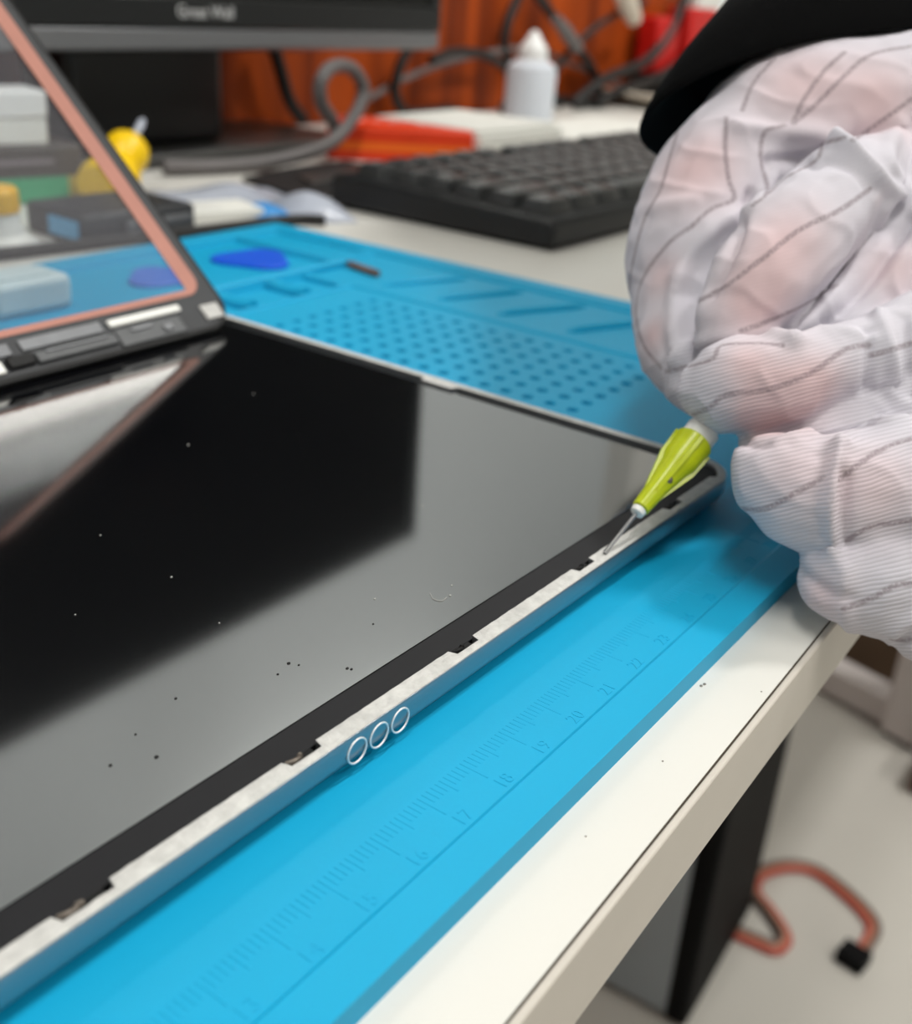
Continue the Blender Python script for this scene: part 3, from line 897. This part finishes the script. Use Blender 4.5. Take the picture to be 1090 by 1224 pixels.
for k_ in range(4): legends[(5, 2+k_)] = 'F%d' % (k_+1)
for k_ in range(4): legends[(5, 7+k_)] = 'F%d' % (k_+5)
for r, row in enumerate(rows):
    x = KX+9; y = KY0+9+r*U+(3 if r == 5 else 0)
    z = ZD+13.3+(y-KY0)/ (KY1-KY0)*2.6
    for i, w in enumerate(row):
        if w in gaps: x += w*U; continue
        w = abs(w)
        if x+w*U < KX+430 and nk < 100:
            if w not in cache: cache[w] = keymesh(w*U)
            k = bpy.data.objects.new('key', cache[w]); COL.objects.link(k); k.parent = kb
            k.location = Vector((x, y, z-1.0))*S-kb.location
            k.rotation_euler = (0.022, 0, 0)
            nk += 1
            ch = legends.get((r, i))
            if ch:
                if ch not in lcache:
                    vs_, fs_ = text_mesh(ch, 6.2, .05)
                    me_ = bpy.data.meshes.new('legend'); me_.from_pydata([p*S for p in vs_], [], fs_); me_.materials.append(MT['legend']); lcache[ch] = me_
                lg = bpy.data.objects.new('legend', lcache[ch]); COL.objects.link(lg); lg.parent = k
                lg.location = Vector((6.2 if len(ch) == 1 else w*U*.45, 12.0, 7.55))*S
        x += w*U

# ------------------------------------------------------------------ monitor
mon = thing('monitor', (225, 480, ZD), 'black desktop monitor on its stand in front of the orange wooden partition', 'monitor')
ZB = 59.0
MB().box(0, 440, 430, 466, ZB, 330).build('housing', MT['monitor'], mon, bevel=3)
MB().box(0.5, 439.5, 427, 431, ZB+1, ZB+12).build('bottom_trim', MT['monitor_trim'], mon, bevel=1.5)
MB().box(0, 440, 426.5, 430, ZB+12.2, ZB+27).build('bezel', MT['monitor'], mon, bevel=.8)
for x0, x1 in ((0, 12), (428, 440)):
    MB().box(x0, x1, 426.5, 430, ZB+27, 330).build('bezel', MT['monitor'], mon, bevel=.8)
MB().box(0, 440, 426.5, 430, 318, 330).build('bezel', MT['monitor'], mon, bevel=.8)
MB().box(12, 428, 428, 430.2, ZB+27, 318).build('screen', MT['screen'], mon)
vs, fs = text_mesh('Great Wall', 10, .25)
w = max(p.x for p in vs)-min(p.x for p in vs)
sc_ = 40/w
lo = MB().add([Vector((228+p.x*sc_, 426.3-p.z, ZB+20.0+p.y*sc_)) for p in vs], fs).build('logo', MT['logo'], mon, smooth=0)
MB().box(165, 276, 466, 512, ZD+8, 180).build('stand_neck', MT['stand'], mon, bevel=5)
MB().prism(rrect(96, 376, 440, 548, 26, 8), ZD, ZD+8).build('stand_base', MT['stand_base'], mon, bevel=2)

# ------------------------------------------------------------------ things behind
bt = ony(631, 148, 465); bx = 619; by = 465
bo = thing('dropper_bottle', (bx, by, ZD), 'small white translucent dropper bottle standing before the orange partition', 'bottle')
MB().lathe([(19, 0), (21, 1.5), (21, 43), (20, 47), (16, 51), (11, 52.5)], (bx, by, ZD), seg=36).build('body', MT['bottle'], bo)
MB().lathe([(12.5, 50), (12.8, 51), (11.5, 62), (8, 66), (3.2, 73.5), (1.8, 75)], (bx, by, ZD), seg=30).build('cap', MT['cap'], bo)

# red/orange carton and white carton
def obox(name, p0, p1, depth, h, label, cat, mtl, z=ZD, group=None, bev=.8):
    """box whose front lower edge runs p0 -> p1, reaching 'depth' behind it"""
    p0 = Vector((p0[0], p0[1], 0)); p1 = Vector((p1[0], p1[1], 0)); d = (p1-p0).normalized(); n = Vector((-d.y, d.x, 0))
    if n.dot(Vector((FW[0], FW[1], 0))) < 0: n = -n
    t = thing(name, ((p0+p1)/2+n*depth/2).to_tuple()[:2]+(z,), label, cat, group)
    X = Matrix.Identity(4)
    for r in range(3):
        X[r][0] = d[r]; X[r][1] = n[r]; X[r][2] = (0, 0, 1)[r]; X[r][3] = (p0+Vector((0, 0, z)))[r]
    return t, X, (p1-p0).length
t, X, L = obox('carton', (319, 420), (380, 350), 70, 22, 'long red and orange carton lying behind the black keyboard', 'box', MT['orange'])
MB().box(0, L, 0, 70, 0, 20, X).build('box_body', MT['orange'], t, bevel=1)
MB().box(4, L-.5, -.25, .3, 6.5, 11.5, X).build('orange_band', MT['orange_band'], t)
mb = MB()
for k in range(7):
    x = 18+k*10; mb.box(x, x+6+random.random()*3, 20+random.random()*30, 30+random.random()*30, 20, 20.2, X)
mb.build('printed_lettering', MT['pinkprint'], t)
t, X, L = obox('carton', (388, 350), (492, 352), 95, 18, 'plain white carton at the end of the red carton behind the keyboard', 'box', MT['white_paper'])
MB().box(0, L, 0, 95, 0, 18, X).build('box_body', MT['white_paper'], t, bevel=1)
MB().box(3, L-3, 4, 90, 18, 21, X).build('lid_flap', MT['white_paper'], t, bevel=1)
# crumpled paper sheets to the right
def sheet(name, x0, x1, y0, y1, z, amp, label, cat, m, seed, thick=1.0, yaw=0.0, n=24):
    cx, cy = (x0+x1)/2, (y0+y1)/2; c, s = math.cos(yaw), math.sin(yaw)
    top = []
    bm_ = MB(); vs = []; fs = []
    for side in (1, 0):
        for j in range(n):
            for i in range(n):
                x = x0+(x1-x0)*i/(n-1)-cx; y = y0+(y1-y0)*j/(n-1)-cy
                ww = math.sin(math.pi*i/(n-1))*math.sin(math.pi*j/(n-1))
                hz_ = z+.1+(amp*(mnoise.noise(Vector((x*.035+seed, y*.035, seed)))+.6)*ww**.5 if amp else 0)
                hz_ = max(hz_, z+.1)
                if side: hz_ += thick
                vs.append((cx+c*x-s*y, cy+s*x+c*y, hz_))
    for j in range(n-1):
        for i in range(n-1):
            a = j*n+i; fs.append((a, a+1, a+n+1, a+n)); a += n*n; fs.append((a, a+n, a+n+1, a+1))
    bd = [i for i in range(n)]+[j*n+n-1 for j in range(1, n)]+[(n-1)*n+i for i in range(n-2, -1, -1)]+[j*n for j in range(n-2, 0, -1)]
    for q in range(len(bd)):
        a = bd[q]; b = bd[(q+1) % len(bd)]; fs.append((a, b, b+n*n, a+n*n))
    o = bm_.add(vs, fs).build(name, m, None, smooth=60)
    return tag(o, label, cat)
sheet('paper_sheet', 560, 760, 370, 470, ZD, 0, 'flat white paper sheet behind the keyboard at the glove', 'paper', MT['white_paper'], 2.0, .6, .1)
o = thing('white_dish', (960, 500, ZD), 'round white dish behind the keyboard at the black sleeve', 'dish')
MB().lathe([(40, 0), (60, 1), (92, 12), (96, 15), (93, 16), (60, 5), (2, 4)], (960, 485, ZD), seg=48).build('bowl', MT['cable_white'], o)

# cables against the partition
def cable(name, pts, r, m, label, y=None, zmin=None):
    P = []
    for q in pts:
        u, v = q[0], q[1]; yy = q[2] if len(q) > 2 else y
        p = ony(u, v, yy); p.z = max(p.z, ZD+r); P.append(p)
    o = MB().tube(spline(P, 8), r, 10).build(name, m, None)
    return tag(o, label, 'cable')
cable('power_cable', [(322, 40), (334, 80), (346, 120), (362, 168)], 5, MT['cable'], 'black cable hanging straight down the partition just right of the monitor stand', 540)
cable('power_cable', [(515, 72), (545, 62), (580, 66), (606, 84), (612, 110), (598, 138)], 4, MT['cable'], 'black cable arching from the monitor edge down to the dropper bottle', 530)
cable('power_cable', [(440, 118), (480, 96), (530, 76), (590, 62), (640, 60), (700, 84), (740, 102)], 2.6, MT['cable_grey'], 'thin grey cable running level across the partition behind the bottle', 545)
cable('power_cable', [(492, 50), (478, 80), (472, 110), (484, 134), (508, 140), (540, 132)], 4.4, MT['cable'], 'black cable looping low at the corner of the monitor', 538)
cable('power_cable', [(622, -10), (606, 30), (604, 64), (628, 96), (664, 118), (690, 132)], 4.5, MT['cable'], 'black cable curving behind the cap of the dropper bottle', 545)
cable('power_cable', [(640, -10), (664, 24), (692, 60), (712, 92), (716, 126)], 5, MT['cable'], 'black cable dropping diagonally right of the dropper bottle', 535)
cable('power_cable', [(770, 2), (728, 22), (694, 48), (668, 78), (656, 108), (668, 134)], 3.6, MT['cable'], 'dark cable sweeping from the white plug down behind the bottle', 528)
cable('power_cable', [(820, -6), (800, 40), (770, 74), (728, 92), (700, 112), (688, 136), (720, 136)], 5.5, MT['cable'], 'thick black cable tangled beside the red containers', 520)
cable('power_cable', [(860, 40), (820, 70), (780, 96), (742, 108), (712, 130)], 5, MT['cable'], 'black cable lying low between white dish and red containers', 512)
pg = thing('cable_plug', ony(678, 40, 522), 'grey plug hanging among the black cables right of the bottle', 'plug')
MB().tube([ony(664, 22, 522), ony(676, 38, 522), ony(690, 58, 522)], [5, 7, 6], 12).build('plug_body', MT['cable_grey'], pg)
pg = thing('power_plug', ony(755, 10, 518), 'off-white plug hanging above the red containers', 'plug')
MB().tube([ony(744, -12, 518), ony(750, 4, 518), ony(758, 24, 518)], [10, 11, 8], 12).build('plug_body', MT['cable_white'], pg)
# loop of thick cable over the stand base
P = [ony(196, 200, 420), ony(260, 200, 410), ony(330, 192, 402), ony(392, 172, 400), ony(424, 138, 402), ony(434, 106, 404), ony(420, 82, 404), ony(398, 80, 403), ony(384, 96, 402), ony(384, 122, 404), ony(398, 146, 410), ony(404, 166, 414)]
for p in P: p.z = max(p.z, ZD+4.5)
tag(MB().tube(spline(P, 10), 4.2, 12).build('signal_cable', MT['cable_grey'], None), 'thick grey cable curling into an upright loop beside the red carton', 'cable')
# red containers
for (x0, x1, y0, y1, h, lab) in ((950, 1000, 520, 548, 88, 'red plastic container behind the white dish, left of the two'), (1014, 1082, 515, 547, 98, 'red plastic container beside the white post, right of the two')):
    t = thing('red_container', ((x0+x1)/2, (y0+y1)/2, ZD), lab, 'container', None)
    MB().box(x0, x1, y0, y1, ZD, ZD+h*.34).build('container_base', MT['darklump'], t, bevel=2)
    MB().box(x0, x1, y0, y1, ZD+h*.34, ZD+h).build('container_body', MT['red'], t, bevel=4)
t = thing('power_adapter', (1000, 478, ZD), 'black power adapter lying between white dish and red containers', 'adapter')
MB().box(940, 1085, 500, 514, ZD, ZD+22).build('adapter_body', MT['darklump'], t, bevel=4)

t = thing('dark_slab', (270, 370, ZD), 'flat dark grey slab between the monitor stand and the left end of the keyboard', 'pad')  # flat dark slab with a smaller plate on top
MB().prism([(196, 322), (318, 322), (312, 400), (262, 398), (214, 386)], ZD, ZD+2.5).build('slab_body', MT['darklump'], t, bevel=.8)
MB().prism([(226, 345), (300, 345), (296, 372), (240, 370)], ZD+2.5, ZD+4).build('slab_top', MT['stand_base'], t, bevel=.6)
# left side behind the glass
t, X, L = obox('storage_box', (20, 408), (112, 386), 30, 24, 'smoky brown box with a green band behind the lifted glass', 'box', MT['brown'])
MB().box(0, L, 0, 30, 0, 26, X).build('box_body', MT['brown'], t, bevel=1)
MB().box(L*.2, L-8, -.6, .2, 1, 12, X).build('green_band', MT['green'], t)
MB().box(L-8, L-2, -.6, .2, 1, 12, X).build('yellow_band', mat('olive_band', (178, 160, 70), .6), t)
MB().box(L*.3, L*.85, -.5, .2, 18, 20, X).build('lid_line', MT['greybox'], t)
t, X, L = obox('white_box', (20, 411), (98, 391), 26, 28, 'white box stacked on the smoky brown box behind the lifted glass', 'box', MT['white'], z=ZD+26)
MB().box(0, L, 0, 26, 0, 12, X).build('box_body', MT['white'], t, bevel=1.2)
MB().box(-.5, L+.5, -.5, 26.5, 12, 24, X).build('lid', MT['cap'], t, bevel=1.2)
t, X, L = obox('grey_carton', (-60, 506), (90, 500), 40, 62, 'mauve grey carton standing behind the white box at far left', 'box', MT['greybox'])
MB().box(0, L, 0, 40, 0, 66, X).build('box_body', MT['greybox'], t, bevel=1)
MB().box(L*.3, L*.5, -.4, .2, 20, 50, X).build('flap', MT['brown'], t)

# yellow squeeze bottle, leaning
ya = at(131, 227, 528); yb = at(150, 184, 540); yc = at(174, 148, 548)
ya.z = max(ya.z, ZD+9.5)
t = thing('squeeze_bottle', (ya.x, ya.y, ZD), 'yellow round-shouldered squeeze bottle with clear nozzle behind the glass edge', 'bottle')
axy = (yb-ya).normalized(); Ly = (yb-ya).length
MB().lathe([(10, -5), (14.4, -4), (14.6, 0), (11, Ly*.55), (8.8, Ly*.68), (9.5, Ly*.74), (11.2, Ly), (10.2, Ly+5), (7, Ly+9), (3, Ly+10.8)], ya, axy, 30).build('body', MT['yellow'], t)
MB().lathe([(1.2, Ly+9), (1.2, Ly+15), (1.9, Ly+17), (2.1, Ly+23), (1.5, Ly+26), (.6, Ly+27)], ya, axy, 16).build('nozzle', MT['bag'], t)
# white bottle with yellow cap, bottom left
wx, wy = 22, 320
t = thing('glue_bottle', (wx, wy, ZD), 'white bottle with an amber yellow cap at the left border, behind the glass', 'bottle')
MB().lathe([(15.5, 0), (16.5, 1), (15, 3.5), (10.5, 7), (9, 13), (9, 15), (5, 15.4)], (wx, wy, ZD), seg=30).build('body', MT['white'], t)
MB().lathe([(9.6, 15.2), (9.8, 15.8), (9.6, 23), (8.4, 24.3), (2, 24.6)], (wx, wy, ZD), seg=24).build('cap', mat('amber_cap', (246, 186, 24), .4), t)
# charger with blue port
t, X, L = obox('usb_charger', (51, 344), (49, 302), 58, 13, 'dark grey charger block with a blue USB port behind the glass', 'charger', MT['charger'])
MB().box(0, L, 0, 56, 0, 13, X).build('charger_body', MT['charger'], t, bevel=2)
MB().box(L*.42, L*.92, -.7, 1, 2.5, 10, X).build('usb_port', MT['usb'], t, bevel=.5)
MB().box(L+.0, L+5, 18, 52, 0, 10, X).build('plug_block', mat('charger_side', (78, 79, 82), .5), t, bevel=2)
# cable lying along the mat
P = [(-40, 312), (14, 304), (49, 299), (86, 294), (120, 290), (142, 288), (155, 284), (162, 276)]
tag(MB().tube(spline([Vector((x, y, ZD+2.6)) for x, y in P], 8), 2.5, 10).build('data_cable', MT['cable'], None), 'black cable lying along the far edge of the blue mat', 'cable')
# white strip, bag, blue film
t, X, L = obox('white_board', (98, 310), (143, 296), 24, 8, 'narrow white board lying behind the black cable at the mat', 'board', MT['white_paper'])
MB().box(0, L, 0, 26, 0, 7, X).build('board_body', MT['white_paper'], t, bevel=.8)
MB().box(2, L*.6, 3, 22, 7, 7.5, X).build('sticker', MT['white'], t)
sheet('plastic_bag', 124, 204, 322, 376, ZD, 6, 'crumpled clear plastic bag behind the white board', 'bag', MT['bag'], 4.2, .8, -.35, 34)
sheet('plastic_bag', 158, 194, 278, 326, ZD, 10, 'small crumpled clear plastic bag against the left end of the keyboard', 'bag', MT['bag'], 9.7, .8, -.5, 30)
t = sheet('blue_film', 138, 170, 290, 312, ZD, 8, 'small crumpled blue film beside the black cable at the mat corner', 'film', MT['bluecloth'], 1.3, .8, -.3, 20)

# ------------------------------------------------------------------ odds and ends in the mat's trays
def pick(name, c, r, rot, m, label, z):
    ol = []
    for k in range(40):
        a = 2*math.pi*k/40; rr = r*(1+.16*math.cos(3*a))
        ol.append((c[0]+rr*math.cos(a+rot), c[1]+rr*math.sin(a+rot)))
    o = MB().prism(ol, z, z+1.6).build(name, m, None, bevel=.5)
    return tag(o, label, 'pick', 'blue plastic opening picks')
pick('opening_pick', (82, 240), 14.5, .4, MT['pick'], 'bright blue opening pick in the mat tray right of the lifted glass', -2.3)
pick('opening_pick', (36, 240), 12.5, 1.3, MT['pick_light'], 'blue opening pick seen through the lifted glass', -2.3)
t = thing('plastic_block', (-20, 236, -2.3), 'milky white plastic block on the mat seen through the glass', 'block')
MB().box(-38, -9, 229, 247, -2.3, 9).build('block_body', MT['eraser'], t, bevel=2.5, bseg=3)
MB().box(-34, -14, 232, 244, 9, 10).build('raised_lid', MT['eraser'], t, bevel=.5)
t = thing('driver_bit', (102, 196, -1.5), 'small rusty steel bit lying in the mat tray beyond the hole grid', 'bit')
MB().tube([ml(103.6, 205, 0), ml(101.5, 196, 0), ml(100, 188, 0)], 1.4, 6).build('shaft', MT['bit'], t, smooth=0)
MB().tube([ml(103.6, 205, 0), ml(104.6, 209.5, 0)], [1.2, .5], 6).build('tip', MT['steel'], t, smooth=0)

# ------------------------------------------------------------------ under the desk
t = thing('computer_tower', (590, 330, ZF), 'computer tower with grey side and black front standing on the floor under the workbench', 'computer')
a = math.radians(4)
X = Matrix.Translation((500, 146, ZF)) @ Matrix.Rotation(a, 4, 'Z')
MB().box(0, 178, 6, 420, 8, 410, X).build('case', MT['tower_side'], t, bevel=3)
MB().box(-2, 180, -8, 14, 4, 413, X).build('front_panel', MT['tower_front'], t, bevel=5)
for fx in (15, 150):
    for fy in (30, 380):
        MB().box(fx, fx+18, fy, fy+18, 0, 8, X).build('foot', MT['blackin'], t)
MB().box(30, 150, -9.5, -7, 330, 372, X).build('drive_bay', MT['kb_side'], t, bevel=1)
t = thing('wire_harness', onz(930, 1120, ZF), 'red and brown wire harness with black connector lying on the pale floor', 'cable')
path = [(800, 1108), (850, 1106), (900, 1124), (926, 1134), (938, 1120), (922, 1092), (902, 1066), (908, 1046), (940, 1036), (975, 1042), (1010, 1068), (1036, 1094), (1044, 1112), (1034, 1132), (1022, 1146)]
for k, (m, off) in enumerate((('wire_red', -4.6), ('wire_yellow', 0), ('wire_black', 4.6))):
    pts = [onz(u, v, ZF+4) for u, v in path]
    q = spline(pts, 8); res = []
    for i, p in enumerate(q):
        tg_ = (q[min(i+1, len(q)-1)]-q[max(i-1, 0)]); n = Vector((-tg_.y, tg_.x, 0)).normalized()
        res.append(p+n*off+Vector((0, 0, 1.5*k)))
    MB().tube(res, 3.0, 8).build('wire', MT[m], t)
e1 = onz(1020, 1148, ZF); e0 = onz(1034, 1132, ZF)
d = (e1-e0).normalized(); n = Vector((-d.y, d.x, 0))
X = Matrix.Identity(4)
for r in range(3): X[r][0] = d[r]; X[r][1] = n[r]; X[r][2] = (0, 0, 1)[r]; X[r][3] = e1[r]
MB().box(-8, 16, -14, 14, 0, 16, X).build('connector', MT['tower_front'], t, bevel=2)
# white steel leg frame of the next bench
pa = onz(966, 822, ZF); pb = onz(1056, 872, ZF)
d = (pb-pa).normalized(); n = Vector((-d.y, d.x, 0))
if n.dot(Vector(FW)) < 0: n = -n
X = Matrix.Identity(4)
for r in range(3): X[r][0] = d[r]; X[r][1] = n[r]; X[r][2] = (0, 0, 1)[r]; X[r][3] = pa[r]
Lb = (pb-pa).length
MB().box(-220, Lb, 0, 40, 6, 44, X).build('floor_bar', MT['leg_white'], desk, bevel=2)
MB().box(Lb, Lb+62, -14, 46, 6, 744-19.2, X).build('leg', MT['leg_white'], desk, bevel=3)
MB().box(Lb+4, Lb+58, -10, 42, 0, 6, X).build('foot_pad', MT['blackin'], desk)
MB().box(-215, -175, 2, 38, 0, 6, X).build('foot_pad', MT['blackin'], desk)
bb = onz(1083, 946, ZF)
t = thing('wooden_box', (bb.x+32, bb.y-60, ZF), 'low brown wooden box on the floor at the right border', 'box')
MB().box(bb.x, bb.x+64, bb.y-120, bb.y, ZF, ZF+50).build('box_body', MT['wood_brown'], t, bevel=3)
MB().box(bb.x-2, bb.x+66, bb.y-122, bb.y+2, ZF+50, ZF+58).build('lid', MT['wood_brown'], t, bevel=2)

t = thing('brown_block', (1290, 210, ZF), 'brown block on the floor beyond the white leg, just under the gloved hand', 'box')  # plain brown block with a paler plate over part of it
MB().box(1190, 1420, 90, 330, ZF, ZF+110).build('box_body', mat('brown_block_tone', (104, 84, 66), .8), t, bevel=3)
MB().box(1188, 1422, 88, 210, ZF+110, ZF+114).build('flap', mat('brown_plate_tone', (120, 98, 78), .8), t, bevel=1)

# ------------------------------------------------------------------ lamps of the room
LAMPS = [(1200, -450, 29, 320, 140), (-700, -200, 19, 900, 200), (300, -1600, 22, 1200, 300), (1500, 1370, 4, 900, 220)]
for i, (x, y, pw, w_, h_) in enumerate(LAMPS):
    t = thing('ceiling_light', (x, y, 1960), ['long ceiling light panel above the right end of the workbench', 'long ceiling light panel above the left end of the workbench', 'long ceiling light panel behind the camera', 'long ceiling light panel near the far wall'][i], 'ceiling light')
    MB().box(x-w_/2-20, x+w_/2+20, y-h_/2-20, y+h_/2+20, 1962, 2000).build('housing', MT['lamp_body'], t)
    MB().box(x-w_/2, x+w_/2, y-h_/2, y+h_/2, 1956, 1961.5).build('diffuser', MT['lamp_glow'], t)
    ld = bpy.data.lights.new('lamp', 'AREA'); ld.shape = 'RECTANGLE'; ld.size = w_*S; ld.size_y = h_*S; ld.energy = pw
    ld.color = (1.0, 0.985, 0.95)
    lo = bpy.data.objects.new('lamp', ld); COL.objects.link(lo); lo.parent = t
    lo.location = Vector((0, 0, -10*S))

w = bpy.data.worlds.new('world'); scene.world = w; w.use_nodes = True
bg = w.node_tree.nodes['Background']; bg.inputs['Color'].default_value = (0.93, 0.95, 1, 1); bg.inputs['Strength'].default_value = 0.0

scene.view_settings.view_transform = 'Standard'
scene.view_settings.look = 'None'
scene.view_settings.gamma = 1.0
scene.view_settings.use_curve_mapping = False
scene.view_settings.exposure = -0.2
